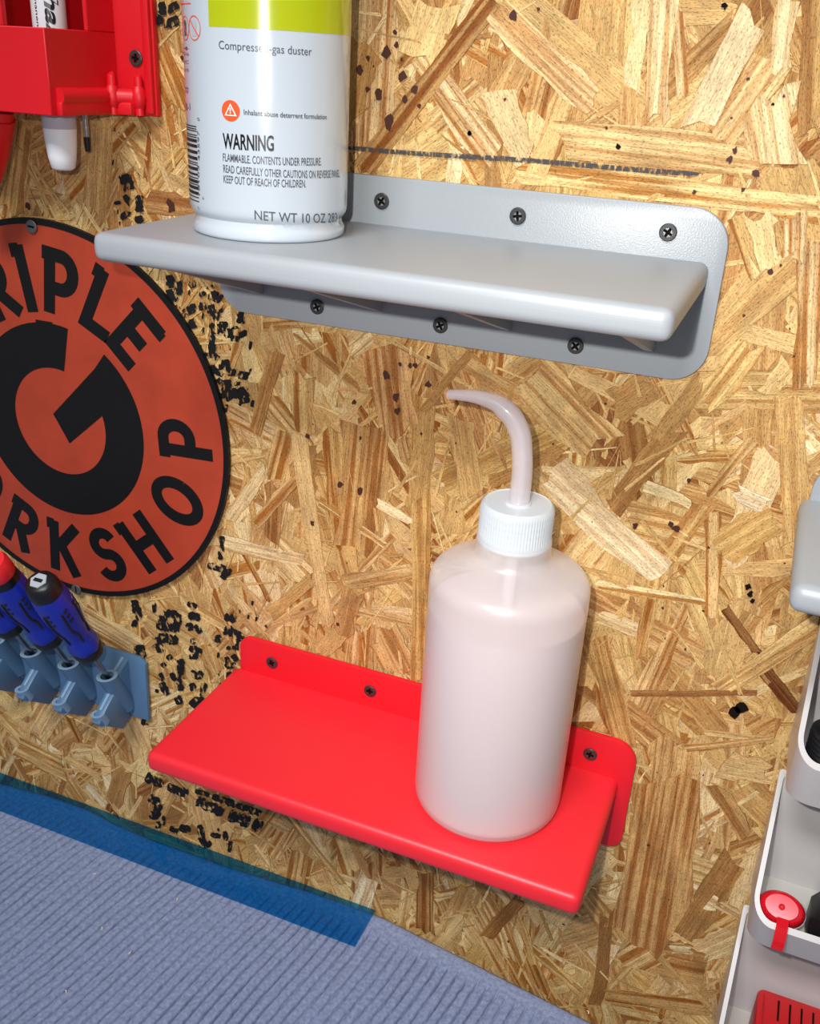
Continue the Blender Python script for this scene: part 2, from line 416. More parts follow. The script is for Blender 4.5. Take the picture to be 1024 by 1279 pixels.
ink_zone(160, 740, 3.994, [(30,(190,95),(250,120),(240,180),(160,170),(190,95)),(35,(150,220),(250,240)),(25,(150,220),(160,300)),(25,(200,310),(215,335)),(25,(265,330),(260,490)),(25,(170,350),(185,370)),
 (20,(160,400),(175,440)),(25,(165,450),(200,510)),(20,(215,400),(235,440)),(30,(235,545),(270,530)),(22,(295,55),(345,70)),(28,(300,110),(365,125)),(25,(305,150),(310,190)),(20,(330,165),(365,200)),
 (22,(310,240),(340,240)),(28,(305,275),(370,300)),(22,(305,320),(350,320)),(25,(315,390),(345,420),(375,400)),(25,(320,450),(325,490)),(22,(380,450),(375,500),(350,500)),(40,(320,530),(350,565),(385,530)),
 (30,(480,120),(540,130)),(35,(480,180),(530,200),(565,240)),(25,(450,210),(450,250)),(15,(490,280),(540,270)),(22,(490,320),(500,370),(540,360)),(20,(520,310),(545,340)),(20,(450,310)),(28,(490,410),(540,420)),
 (20,(455,400)),(20,(460,460)),(15,(495,460)),(15,(540,290),(545,230)),(18,(555,95)),(18,(600,120)),(18,(640,130)),(18,(620,50)),(22,(30,60),(55,90),(55,140)),(25,(20,150),(45,160)),(40,(60,260),(60,300)),
 (40,(40,295),(80,330)),(20,(65,645),(105,650)),(14,(130,50),(130,100)),(14,(145,480),(145,500))])
ink_zone(180, 330, 6.733, [(40,(215,90),(230,200)),(35,(290,120),(290,260)),(35,(400,140),(410,200)),(25,(380,235)),(35,(485,230),(500,270)),(45,(540,260),(640,270),(600,310)),(40,(550,180),(560,200)),(35,(490,320),(490,390)),
 (35,(410,330),(415,370)),(55,(370,350),(400,420)),(35,(560,340),(575,390),(555,430)),(45,(580,430),(635,440)),(40,(650,370),(665,400)),(30,(495,430)),(45,(670,480),(670,540),(560,550)),(35,(560,540),(590,500)),
 (30,(570,590),(575,770),(635,790)),(40,(720,540),(715,620)),(35,(765,520),(770,545)),(40,(770,600),(765,650)),(45,(820,560),(845,610)),(40,(820,400),(815,500)),(45,(895,680)),(40,(400,460),(420,540)),(20,(345,430)),
 (25,(500,550)),(45,(680,800),(690,900)),(45,(560,880),(650,885),(630,940)),(40,(735,880),(735,940)),(50,(840,900),(830,970)),(35,(895,900)),(45,(690,970),(700,1080),(735,1140)),(40,(740,1040),(745,1130)),
 (50,(800,1140),(830,1060),(850,1170)),(35,(785,990),(790,1020)),(45,(690,1210)),(25,(905,1170)),(40,(240,260),(250,320)),(40,(210,210),(230,300)),(40,(500,750),(520,780)),(25,(620,960),(650,1000)),(30,(650,1080),(660,1130)),
 (16,(440,620)),(16,(480,690)),(14,(725,715)),(16,(640,700)),(14,(870,1050)),(18,(300,370)),(16,(270,350))], 1.35)
ink_zone(140, 0, 4.267, [(25,(265,10),(275,80)),(35,(300,30),(330,60)),(35,(320,90),(340,140)),(25,(230,85),(260,100),(240,130)),(35,(290,115),(310,130)),(25,(330,10),(345,50)),(30,(60,930),(75,980)),(22,(100,930),(100,1010)),
 (20,(130,920),(125,950)),(25,(70,1000)),(22,(30,1070),(35,1090)),(20,(65,1040),(100,1090)),(25,(145,1040),(145,1130)),(35,(60,1130),(80,1160)),(25,(140,1150),(150,1190)),(15,(30,1130)),(15,(5,865)),(15,(40,1190)),(14,(15,690)),(12,(40,700))], 1.3)
ink_zone(0, 500, 3.012, [(14,(835,510),(830,600)),(20,(780,620),(830,630),(860,640),(835,670)),(20,(505,750),(510,800)),(22,(950,10)),(20,(905,5)),(22,(850,30))])
def strip(name, pts, w, m, parent, y):
    v, f = [], []
    for i, p in enumerate(pts):
        a = np.array(pts[min(i+1, len(pts)-1)]) - np.array(pts[max(i-1, 0)]); a = a/np.linalg.norm(a)
        nx = np.array([-a[1], a[0]])*w/2*(1 if 0 < i < len(pts)-1 else .5)
        v += [(p[0]+nx[0], y, p[1]+nx[1]), (p[0]-nx[0], y, p[1]-nx[1])]
        if i: f.append((2*i-2, 2*i-1, 2*i+1, 2*i))
    return new_obj(name, mesh_from(name, v, f), m, parent)
pl = []
for k in range(25):
    t = k/24; P = at_wall(428 + t*445, 184 + t*33 + math.sin(t*9)*.8); pl.append((P[0], P[2]))
strip('pencil_line', pl, .0020, M_PENCIL, wall, INK_Y)
def blobs(name, lst, m, y):
    V, Fs = [], []
    for (u, v, r) in lst:
        P = at_wall(u, v); s = px_scale(u, v)*r; b = len(V); n = 9
        for k in range(n):
            a = 2*math.pi*k/n; q = s*random.uniform(.55, 1.25)
            V.append((P[0]+q*math.cos(a), y, P[2]+q*1.2*math.sin(a)))
        Fs.append(tuple(range(b, b+n)))
    return new_obj(name, mesh_from(name, V, Fs), m, wall)
M_SPOT = simple('resin', lin(70, 38, 28), .6, .3)
spots = [(640,20,6),(482,66,6),(450,88,5),(503,96,5),(518,112,5),(505,125,4),(486,152,7),(473,118,5),(524,132,3),(495,55,3),(493,40,3),(460,73,3),(459,112,3),
         (500,455,3),(512,456,3),(518,456,3),(483,469,5),(495,495,5),(442,502,3),(497,513,4),(535,480,4),(586,166,2),(911,199,4),(918,188,4),(945,216,5),(962,340,4),
         (793,656,4),(838,655,4),(844,660,5),(860,600,3),(384,545,3),(425,604,4),(450,613,4),(390,653,3),(867,240,3),(928,237,3),(214,257,6),(35,258,3)]
for k in range(90):
    spots.append((random.uniform(0, 1000), random.uniform(0, 1200), random.uniform(.8, 2.2)))
blobs('resin_spots', spots, M_SPOT, INK_Y)['kind'] = 'stuff'
M_HOLE = simple('hole_dark', lin(22, 16, 12), .9, .1)
blobs('nail_holes', [(586,166,3),(772,183,3.5),(905,7,4),(965,130,2),(926,884,9),(918,890,7),(934,733,4),(937,741,4),(940,750,3)], M_HOLE, INK_Y)['kind'] = 'stuff'

# ------------------------------------------------------------------ screws (shared mesh)
def screw_mesh(name, r, slot=False):
    bm = bmesh.new(); n = 40
    def ring(rr, y): return [bm.verts.new((rr*math.cos(2*math.pi*k/n), y, rr*math.sin(2*math.pi*k/n))) for k in range(n)]
    a = ring(r*.80, .0004); b = ring(r, -.0002); c = ring(r*.98, -.0006); d = ring(r*.88, -.00085)
    for p, q in ((a, b), (b, c), (c, d)):
        for k in range(n): bm.faces.new((p[k], p[(k+1) % n], q[(k+1) % n], q[k]))
    w, l = r*.15, r*.55
    plus = [(w,w),(w,l),(-w,l),(-w,w),(-l,w),(-l,-w),(-w,-w),(-w,-l),(w,-l),(w,-w),(l,-w),(l,w)]
    if slot: plus = [(l*1.1,-w),(l*1.1,w),(-l*1.1,w),(-l*1.1,-w)]
    t = [bm.verts.new((x, -.00085, z)) for x, z in plus]; m_ = len(t)
    u = [bm.verts.new((x*.7, -.0001, z*.7)) for x, z in plus]
    es = [bm.edges.get((d[k], d[(k+1) % n])) for k in range(n)]
    es += [bm.edges.new((t[k], t[(k+1) % m_])) for k in range(m_)]
    bmesh.ops.triangle_fill(bm, edges=es, use_beauty=True)
    for f in [f for f in bm.faces if all(v in t for v in f.verts)]: bm.faces.remove(f)
    for k in range(m_): bm.faces.new((t[k], t[(k+1) % m_], u[(k+1) % m_], u[k])).material_index = 1
    bm.faces.new(u).material_index = 1
    bmesh.ops.recalc_face_normals(bm, faces=bm.faces)
    me = bpy.data.meshes.new(name); bm.to_mesh(me); bm.free(); return me
M_SCREW = simple('black_screw', lin(62, 62, 64), .42, .5, .35, bump=((900, 900, 900), .3, .0001))
ME_SCREW = screw_mesh('screw', .0037); ME_SCREW.materials.append(M_SCREW); ME_SCREW.materials.append(M_HOLE)
ME_SCREW_S = screw_mesh('screw', .0036, True); ME_SCREW_S.materials.append(simple('grey_screw', lin(92, 94, 96), .5, .5, .4)); ME_SCREW_S.materials.append(M_HOLE)
def screw(parent, x, y, z, rot=None, me=None):
    o = bpy.data.objects.new('screw', me or ME_SCREW); COL.objects.link(o); o.parent = parent
    o.location = (x, y, z); o.rotation_euler = (0, random.uniform(0, 1.5) if rot is None else rot, 0)
    return o

# ------------------------------------------------------------------ shelves
def printed(name, color, rough, axis_scale, strength=.35, spec=.5):
    return simple(name, color, rough, spec, bump=(axis_scale, strength, .00012))
M_GREY = printed('grey_print', lin(152, 157, 162), .40, (30, 30, 2600))
M_GREY_P = printed('grey_print_plate', lin(150, 156, 161), .33, (1500, 10, 1500), .7)
M_RED = printed('red_print', lin(230, 38, 50), .42, (12, 1800, 12), .3)  # red lightened to carry the board's sheen; same plastic as the plate
M_RED_P = printed('red_print_plate', lin(222, 22, 36), .45, (1200, 10, 1200), .3)
def shelf(name, label, plate, zt, zb, corner, slab, top, thick, depth, screws_top, screws_bot, braces, mp, ms, bevel):
    root = empty(name, (plate[0], 0, zb))
    inv = Matrix.Translation(-Vector((plate[0], 0, zb)))
    parts = []
    bm = bmesh.new(); prism_bm(bm, rrect(plate[0], plate[1], zb, zt, corner), 'y', -.0006, -.0032)
    bmesh.ops.recalc_face_normals(bm, faces=bm.faces)
    es = [e for e in bm.edges if all(abs(v.co.y + .0032) < 1e-6 for v in e.verts)]
    bmesh.ops.bevel(bm, geom=es, offset=.0005, segments=2, profile=.5, affect='EDGES')
    parts.append(from_bm('back_plate', bm, mp, None, angle=35))
    bm = bmesh.new(); bm_box(bm, (slab[0], -depth, top-thick), (slab[1], -.0031, top))
    es = [e for e in bm.edges if not all(v.co.y > -.004 for v in e.verts)]
    bmesh.ops.bevel(bm, geom=es, offset=bevel, segments=5, profile=.5, affect='EDGES')
    parts.append(from_bm('shelf_board', bm, ms, None, angle=30))
    for x in braces:
        z0 = top - thick + .0003
        parts.append(prism('brace', [(-.0031, z0), (-depth*.86, z0), (-depth*.86, z0-.002), (-.0031, z0 - (z0-zb-.011))], 'x', x-.002, x+.002, ms))
    for o in parts: o.parent = root; o.matrix_parent_inverse = inv
    for (x, z) in screws_top + screws_bot:
        s = screw(root, x, -.0035, z); s.matrix_parent_inverse = inv
    return root
g0, gd = -.0187, .0648
s1 = shelf('wall_shelf', '', (-.0425, .2004), .1031, .0305, .0155, (-.0395, .1945), .0818, .0118, .1021,
           [(g0 + i*gd, .0923) for i in range(4)], [(g0 + (i+.5)*gd, .0393) for i in range(3)], [g0 + i*gd for i in range(4)], M_GREY_P, M_GREY, .0040)
tag(s1, 'grey printed wall shelf with rounded back plate, carrying the white spray can', 'shelf')
r0, rd = -.0137, .0641
s2 = shelf('wall_shelf', '', (-.0358, .2025), -.1645, -.2350, (.008, .008, .0125, .008), (-.0405, .1955), -.1888, .0122, .0925,
           [(r0 + i*rd, -.1773) for i in range(4)], [(r0 + (i+.5)*rd, -.227) for i in range(3)], [r0 + i*rd for i in range(4)], M_RED_P, M_RED, .0040)
tag(s2, 'red printed wall shelf carrying the translucent squeeze bottle', 'shelf')
s3 = shelf('wall_shelf', '', (.2535, .4960), .0075, -.0650, .0155, (.2500, .4880), -.0125, .0118, .0900,
           [(.2770 + i*gd, -.0030) for i in range(4)], [(.2770 + (i+.5)*gd, -.056) for i in range(3)], [.2770 + i*gd for i in range(4)], M_GREY_P, M_GREY, .0045)
tag(s3, 'grey printed wall shelf with nothing on it, above the white bins', 'shelf')

# ------------------------------------------------------------------ spray can
CX, CY, CZ, CR = .0148, -.0516, .0818, .033
can = empty('spray_can', (CX, CY, CZ))
tag(can, 'white gas duster can with lime green panel standing on the grey shelf', 'can')
M_CAN = simple('can_white', lin(182, 191, 200), .22, .5, coat=.5)
M_CANM = simple('can_metal', lin(190, 192, 196), .25, .5, 1.0)
lathe('can_body', [(.0308, .0074), (.0314, .0080), (.0324, .0092), (.0329, .0106), (.033, .0122), (.033, .1560), (.0322, .1585), (.0308, .1600)], M_CAN, can, 96)
lathe('base_rim', [(.0270, .0030), (.0290, .0004), (.0306, .0000), (.0317, .0005), (.0321, .0014), (.0321, .0034), (.0315, .0044), (.0309, .0056), (.0308, .0074)], M_CAN, can, 96)
lathe('dome', [(.0308, .1600), (.0312, .1615), (.0300, .1630), (.0265, .1690), (.0200, .1745), (.0130, .1775), (.0128, .1790), (.0, .1790)], M_CANM, can, 64)
act = lathe('actuator', [(.0110, .1790), (.0115, .1800), (.0112, .1930), (.0095, .1960), (.0, .1968)], simple('actuator_white', lin(226, 228, 230), .4), can, 40)
box('trigger', (-.004, -.026, .186), (.004, -.009, .191), simple('trigger_red', lin(214, 30, 36), .4), can, .001)
def can_patch(name, th0, th1, z0, z1, m, dr=.0001, n=40, parent=None):
    V, Fs = [], []
    for k in range(n+1):
        a = th0 + (th1-th0)*k/n; r = CR + dr
        V += [(r*math.cos(a), r*math.sin(a), z0), (r*math.cos(a), r*math.sin(a), z1)]
        if k: Fs.append((2*k-2, 2*k, 2*k+1, 2*k-1))
    o = new_obj(name, mesh_from(name, V, Fs), m, parent or can, True); return o
def can_px(u, v):
    a, z = at_cyl(u, v, CX, CY, CR); return a, z - CZ
def can_text(s, p0, p1, h_px, m, offset=0.0, rot=False, name='lettering', shear=0):
    V, Fs = text_mesh(s, offset=offset, shear=shear)
    V[:,0] -= V[:,0].min(); V[:,0] /= V[:,0].max()
    (a0, z0), (a1, z1) = can_px(*p0), can_px(*p1)
    h = h_px*.00028
    vv = []
    for x, y in V:
        if rot:   # reads upwards: letters turned a quarter turn to the left
            z = z0 + (z1-z0)*x; a = a0 + (a1-a0)*x - y*h/CR
        else:
            a = a0 + (a1-a0)*x; z = z0 + (z1-z0)*x + y*h
        r = CR + .00016; vv.append((r*math.cos(a), r*math.sin(a), z))
    return new_obj(name, mesh_from(name, vv, Fs), m, can)
M_LIME = simple('can_lime', lin(168, 178, 6), .2, .5, coat=.5)
M_PRINT = simple('print_grey', lin(72, 76, 84), .3)
M_PRINTB = simple('print_black', lin(16, 16, 20), .3)
M_PRINTO = simple('print_orange', lin(235, 84, 40), .3)
M_PRINTW = simple('print_white', lin(240, 240, 240), .3)
M_PRINTP = simple('print_violet', lin(120, 60, 90), .3)
aL, zL = can_px(261, 32); aR, zR = can_px(430, 45)
can_patch('lime_panel', aL, aL + 2.75, (zL+zR)/2, .150, M_LIME)
can_text('Compressed-gas duster', (273.6, 61), (389, 69.5), 10, M_PRINT)
can_text('Inhalant abuse deterrent formulation', (304.6, 143), (407.5, 149), 6.4, M_PRINT, .012)
can_text('WARNING', (278.7, 185), (342, 188.5), 19, M_PRINTB, .022)
can_text('FLAMMABLE. CONTENTS UNDER PRESSURE.', (278.7, 201), (401, 206.5), 10, M_PRINT, .008)
can_text('READ CAREFULLY OTHER CAUTIONS ON REVERSE PANEL.', (279.2, 215), (424, 221), 10, M_PRINT, .008)
can_text('KEEP OUT OF REACH OF CHILDREN.', (279.5, 228), (381.8, 234), 10, M_PRINT, .008)
can_text('NET WT 10 OZ 283 g', (318, 274), (425, 276), 12.5, M_PRINT, .004)
def can_wrap(name, u, v, faces, m, dr):
    """small flat print bent onto the can: finely cut, then wrapped"""
    a0, z0 = can_px(u, v); r = CR + dr; bm = bmesh.new()
    for pts in faces: bm.faces.new([bm.verts.new((x, y, 0)) for x, y in pts])
    bmesh.ops.triangulate(bm, faces=bm.faces)
    bmesh.ops.subdivide_edges(bm, edges=bm.edges, cuts=5, use_grid_fill=True)
    for q in bm.verts:
        x, y = q.co.x, q.co.y; q.co = (r*math.cos(a0 + x/CR), r*math.sin(a0 + x/CR), z0 + y)
    return from_bm(name, bm, m, can)
def can_disc(name, u, v, r, m, dr, hole=0.0):
    n = 28; c_ = [(math.cos(2*math.pi*k/n), math.sin(2*math.pi*k/n)) for k in range(n)]
    if hole: fs = [[(c_[k][0]*q, c_[k][1]*q) for q in (r, hole)] + [(c_[(k+1) % n][0]*q, c_[(k+1) % n][1]*q) for q in (hole, r)] for k in range(n)]
    else: fs = [[(0, 0), (c_[k][0]*r, c_[k][1]*r), (c_[(k+1) % n][0]*r, c_[(k+1) % n][1]*r)] for k in range(n)]
    return can_wrap(name, u, v, fs, m, dr)
def can_poly(name, u, v, pts, m, dr): return can_wrap(name, u, v, [pts], m, dr)
# the warning disc, its triangle and exclamation mark
can_disc('warning_disc', 288, 138.4, .0038, M_PRINTO, .00014)
def tri(s, dy): return [(-s*.87, -s*.5+dy), (s*.87, -s*.5+dy), (0, s+dy)]
can_poly('warning_triangle', 288, 138.4, tri(.0029, -.0003), M_PRINTW, .0002)
can_poly('warning_field', 288, 138.4, tri(.0021, -.0003), M_PRINTO, .00026)
can_poly('exclamation_bar', 288, 138.4, [(-.00020, -.0003), (.00020, -.0003), (.00030, .0010), (-.00030, .0010)], M_PRINTW, .00032)
can_poly('exclamation_dot', 288, 138.4, [(-.00024, -.0010), (.00024, -.0010), (.00024, -.0006), (-.00024, -.0006)], M_PRINTW, .00032)
# pictograms on the turned-away side: an outlined ring with a bar
for (u, v, fill) in ((242.5, 35, None), (231.5, 35, 1)):
    can_disc('pictogram_ring', u, v, .0043, M_PRINTO, .00014, .0039)
    can_poly('pictogram_bar', u, v, [(-.0030, .0025), (-.0026, .0029), (.0030, -.0025), (.0026, -.0029)], M_PRINTO, .00018)
    can_poly('pictogram_can', u, v, [(-.0013, -.0027), (.0013, -.0027), (.0015, .0018), (.0007, .0028), (-.0007, .0028), (-.0015, .0018)], M_PRINT if fill else simple('print_pale', lin(176, 184, 192), .3), .00012)
# bar code turned on its side with its digits, small print above it
a0, zb0 = can_px(249, 252.7); a1, zb1 = can_px(233, 154)
zz = zb0
bar_a = min(a0, a1); 
while zz < zb1:
    wd = random.choice([.0004, .0004, .0008, .0012]); can_patch('barcode_bar', a0 - .42, a0, zz, min(zz + wd, zb1), M_PRINTB, .00014, 8)
    zz += wd + random.choice([.0004, .0005, .0008, .0011])
for s, va, vb in (('7', 262, 258), ('18103', 244, 207), ('43597', 201, 163), ('0', 151, 147)):
    can_text(s, (250, va), (249, vb), 5.5, M_PRINT, .004, True)
for s, v in (('4', 62), ('P-1216', 69), ('02C', 79), ('3-10', 89), ('empty', 111), ('may', 115)):
    can_text(s, (229, v), (236, v + .5), 4, M_PRINTP, 0)
can_text('DB-1', (231, 137), (238, 137.5), 9, M_PRINTP)
can_text('F', (255, 249), (255.5, 246), 4, M_PRINT, 0, True)
can_patch('red_rule', a0 - .75, a0 - .02, can_px(245, 5)[1], can_px(245, 5)[1] + .0004, M_PRINTO, .00012, 12)

# ------------------------------------------------------------------ squeeze bottle
BX, BY, BZ, BR = .1348, -.0438, -.1888, .0371
bot = empty('squeeze_bottle', (BX, BY, BZ))
tag(bot, 'translucent white plastic wash bottle with bent spout standing on the red shelf', 'bottle')
def sheen(nt, f0, f1):
    """surface reflection growing towards grazing view, the same for entering and leaving light"""
    lw = nt.nodes.new('ShaderNodeLayerWeight'); lw.inputs[0].default_value = .5
    p = nt.nodes.new('ShaderNodeMath'); p.operation = 'POWER'; p.inputs[1].default_value = 4; nt.links.new(lw.outputs['Facing'], p.inputs[0])
    r = nt.nodes.new('ShaderNodeMapRange'); r.inputs[3].default_value = f0; r.inputs[4].default_value = f1; nt.links.new(p.outputs[0], r.inputs[0])
    return r
def translucent(name, color, diff, trl, trn, rough=.35, gloss=.06):
    """milky plastic: part diffuse, part light let through, part clear, with a soft sheen"""
    m = bpy.data.materials.new(name); m.use_nodes = True; nt = m.node_tree; nt.nodes.clear()
    N = nt.nodes.new; L = nt.links.new
    out = N('ShaderNodeOutputMaterial')
    d = N('ShaderNodeBsdfDiffuse'); d.inputs[0].default_value = color
    t = N('ShaderNodeBsdfTranslucent'); t.inputs[0].default_value = color
    x = N('ShaderNodeBsdfTransparent'); x.inputs[0].default_value = (1, 1, 1, 1)
    g = N('ShaderNodeBsdfGlossy'); g.inputs['Roughness'].default_value = rough; g.inputs[0].default_value = (1, 1, 1, 1)
    m1 = N('ShaderNodeMixShader'); m1.inputs[0].default_value = trl/(diff+trl); L(d.outputs[0], m1.inputs[1]); L(t.outputs[0], m1.inputs[2])
    m2 = N('ShaderNodeMixShader'); m2.inputs[0].default_value = trn; L(m1.outputs[0], m2.inputs[1]); L(x.outputs[0], m2.inputs[2])
    fr = sheen(nt, .04, .55)
    m3 = N('ShaderNodeMixShader'); L(fr.outputs[0], m3.inputs[0]); L(m2.outputs[0], m3.inputs[1]); L(g.outputs[0], m3.inputs[2])
    L(m3.outputs[0], out.inputs[0]); return m
M_HDPE = translucent('bottle_plastic', lin(253, 251, 253), .62, .38, .50, .30)
M_LIQ = translucent('liquid', lin(220, 192, 190), .85, .15, .0, .2)
M_CAP = translucent('cap_plastic', lin(234, 240, 244), .72, .28, .22, .22)
M_TUBE = translucent('tube_plastic', lin(244, 236, 240), .7, .3, .56, .12)
prof = [(.0, .0022), (.026, .0018), (.030, .0006), (.033, .0), (.0352, .0008), (.0366, .0030), (.0371, .0062), (.0371, .1232), (.03695, .1256), (.0363, .1278), (.0351, .1297), (.0334, .1312),
        (.0310, .1324), (.0270, .1342), (.0225, .1362), (.0192, .1380), (.0176, .1398), (.0171, .1420), (.0170, .1480)]
lathe('bottle_body', prof, M_HDPE, bot, 96, angle=60)
LQ = .1116
lathe('liquid', [(.0, .0030), (.030, .0020), (.0340, .0024), (.0358, .0042), (.0362, .0070), (.0362, LQ), (.0, LQ)], M_LIQ, bot, 72, angle=40)
capz = .1462
NK = 150
lathe('cap', [(.0152, capz), (.0166, capz+.0002), (.0169, capz+.0012), (.0168, capz+.0034), (.0166, capz+.0040), (.0166, capz+.0158), (.0163, capz+.0178),
              (.0150, capz+.0190), (.0148, capz+.0186), (.0060, capz+.0186), (.0056, capz+.0196), (.0048, capz+.0196)], M_CAP, bot, NK*2,
      mod=lambda k, j, r: r - (.00035 if (j in (4, 5) and k % 4 >= 2) else 0), angle=60)
for q in (.0065, .0095, .0125):
    lathe('thread_ring', [(.0150, capz+q-.0006), (.0158, capz+q), (.0150, capz+q+.0006), (.0146, capz+q), (.0150, capz+q-.0006)], M_CAP, bot, 48)
tp = [(.1349, -.030), (.1352, -.0198), (.1350, -.008), (.1338, .0019), (.1322, .0085), (.1284, .0148), (.1235, .0186), (.1187, .0206), (.1096, .0214), (.0986, .0203)]
pts = spline([(x - BX, 0, z - BZ) for x, z in tp], 6)
rad = [(.0046 if i < .62*len(pts) else .0046 - .0026*((i/len(pts) - .62)/.38)) for i in range(len(pts))]
M_BORE = translucent('bore', lin(224, 214, 222), .6, .4, .55, .3)
tb = tube('spout', pts, rad, M_TUBE, bot, 20)
tube('spout_bore', [tuple(p) for p in pts], [r*.42 for r in rad], M_BORE, tb, 10)
tube('dip_tube', [(0, 0, .150), (0, 0, .012)], .0028, M_TUBE, bot, 12)

# ------------------------------------------------------------------ round sign
SX, SZ, SR = -.1548, -.0508, .1148
sign = empty('round_sign', (SX, 0, SZ))
tag(sign, 'round orange sign with black rim, a black letter G and TRIPLE WORKSHOP lettering', 'sign')
M_SIGN = simple('sign_orange', lin(168, 60, 36), .42, .45, bump=((60, 60, 60), .25, .002), var=(40, .10))
M_SIGNB = simple('sign_black', lin(14, 14, 15), .50, .30, bump=((60, 60, 60), .25, .002))
def ydisc(name, r0, r1, y0, y1, m, n=128):
    bm = bmesh.new()
    def ring(r, y): return [bm.verts.new((r*math.cos(2*math.pi*k/n), y, r*math.sin(2*math.pi*k/n))) for k in range(n)]
    loops = [ring(r1, y0), ring(r1, y1)] + ([ring(r0, y1), ring(r0, y0)] if r0 else [])
    for a, b in zip(loops, loops[1:] + (loops[:1] if r0 else [])):
        for k in range(n): bm.faces.new((a[k], a[(k+1) % n], b[(k+1) % n], b[k]))
    if not r0: bm.faces.new(loops[0]); bm.faces.new(loops[1])
    return from_bm(name, bm, m, sign, angle=40)
ydisc('sign_face', 0, SR*.985, -.0006, -.0026, M_SIGN)
ydisc('rim', SR*.972, SR, -.0006, -.0030, M_SIGNB)
LY0, LY1 = -.0026, -.0029
def stroke_polys(pts, w):
    """thick polyline -> quads (2-D)"""
    P = [np.array(p, float) for p in pts]; out = []; L_, R_ = [], []
    for i, p in enumerate(P):
        d0 = P[i]-P[i-1] if i else P[1]-P[0]; d1 = P[i+1]-P[i] if i < len(P)-1 else d0
        d0 = d0/np.linalg.norm(d0); d1 = d1/np.linalg.norm(d1); t = d0+d1; t = t/np.linalg.norm(t)
        n_ = np.array([-t[1], t[0]]); k = w/2/max(.45, float(np.dot(n_, [-d0[1], d0[0]])))
        L_.append(p+n_*k); R_.append(p-n_*k)
    for i in range(len(P)-1): out.append([L_[i], L_[i+1], R_[i+1], R_[i]])
    return out
def arc(cx, cy, rx, ry, a0, a1, n=14): return [(cx + rx*math.cos(math.radians(a0+(a1-a0)*k/n)), cy + ry*math.sin(math.radians(a0+(a1-a0)*k/n))) for k in range(n+1)]
w_ = .20
GL = {  # strokes in a cell 1 high, origin at the bottom centre
 'I': [[(0,0),(0,1)], [(-.16,.93),(0,.93)]],
 'T': [[(0,0),(0,.95)], [(-.3,.9),(.3,.9)]],
 'L': [[(-.18,0),(-.18,1)], [(-.28,.10),(.26,.10)], [(-.34,.93),(-.18,.93)]],
 'E': [[(-.2,0),(-.2,1)], [(-.3,.10),(.26,.10)], [(-.3,.5),(.18,.5)], [(-.36,.90),(.26,.90)], [(.2,.80),(.2,.95)]],
 'P': [[(-.2,0),(-.2,1)], [(-.34,.90)] + [(.0,.90)] + arc(.0,.65,.22,.25,90,-90) + [(-.2,.40)]],
 'R': [[(-.2,0),(-.2,1)], [(-.34,.90)] + [(.0,.90)] + arc(.0,.67,.21,.23,90,-90) + [(-.2,.44)], [(-.02,.44),(.26,0)]],
 'H': [[(-.24,0),(-.24,1)], [(.24,0),(.24,1)], [(-.24,.5),(.24,.5)], [(-.38,.93),(-.24,.93)]],
 'K': [[(-.2,0),(-.2,1)], [(.27,1),(-.13,.47)], [(-.05,.55),(.28,0)], [(-.35,.93),(-.2,.93)]],
 'W': [[(-.42,1),(-.22,.03),(0,.85),(.22,.03),(.42,1)]],
 'O': [arc(0,.5,.29,.41,0,360,32)],
 'S': [arc(.0,.71,.20,.20,20,270,18) + arc(.0,.30,.22,.21,90,-160,18)],
}
def letter(ch, radius_in, radius_out, ang, bottom, wide=1.0):
    h = (radius_out-radius_in)*SR; a = math.radians(ang)
    er = np.array([math.cos(a), math.sin(a)])
    if bottom: up, rt, org = -er, np.array([-er[1], er[0]]), er*radius_out*SR
    else: up, rt, org = er, np.array([er[1], -er[0]]), er*radius_in*SR
    V, Fs = [], []
    for i_, st in enumerate(GL[ch]):
        for j_, q in enumerate(stroke_polys(st, w_)):
            b = len(V)
            for y in (LY1 - .00003*i_ - .000003*j_, LY0):
                for p in q:
                    xy = org + rt*p[0]*h*wide + up*p[1]*h; V.append((xy[0], y, xy[1]))
            Fs += [(b, b+1, b+2, b+3)] + [(b+i, b+4+i, b+4+(i+1) % 4, b+(i+1) % 4) for i in range(4)]
    return new_obj('letter', mesh_from('letter', V, Fs), M_SIGNB, sign)
for ch, a in zip('TRIPLE', (133, 116, 99.5, 82.5, 62.5, 45)): letter(ch, .555, .877, a, False)
for ch, a in zip('WORKSHOP', (-166, -141, -117, -95, -72.5, -51, -23.5, 3)): letter(ch, .60, .908, a, True)
V, Fs = [], []
ar = arc(0, 0, 1, 1, 77.5, 412, 72)
for k, p in enumerate(ar):
    for r in (.512, .285):
        for y in (LY1, LY0): V.append((p[0]*r*SR, y, p[1]*r*SR - .008*SR))
    if k:
        a, b = 4*(k-1), 4*k
        Fs += [(a, b, b+2, a+2), (a, a+1, b+1, b), (a+2, b+2, b+3, a+3)]
b = len(V)
for (x, z) in ((-.036, .03), (.300, .362), (.40, .28), (.268, .070), (.05, -.115)): V.append((x*SR, LY1 - .00004, z*SR))
Fs.append((b, b+1, b+2, b+3, b+4))
for (x, z) in ((-.082, .512), (-.082, .40), (.02, .40), (.02, .512)): V.append((x*SR, LY1 - .00004, z*SR))
Fs.append((b+5, b+6, b+7, b+8))
new_obj('letter', mesh_from('letter', V, Fs), M_SIGNB, sign)
screw(sign, -.1592-SX, -.0032, .0595-SZ, .1, ME_SCREW_S); screw(sign, -.1552-SX, -.0032, -.1645-SZ, 1.5, ME_SCREW_S)

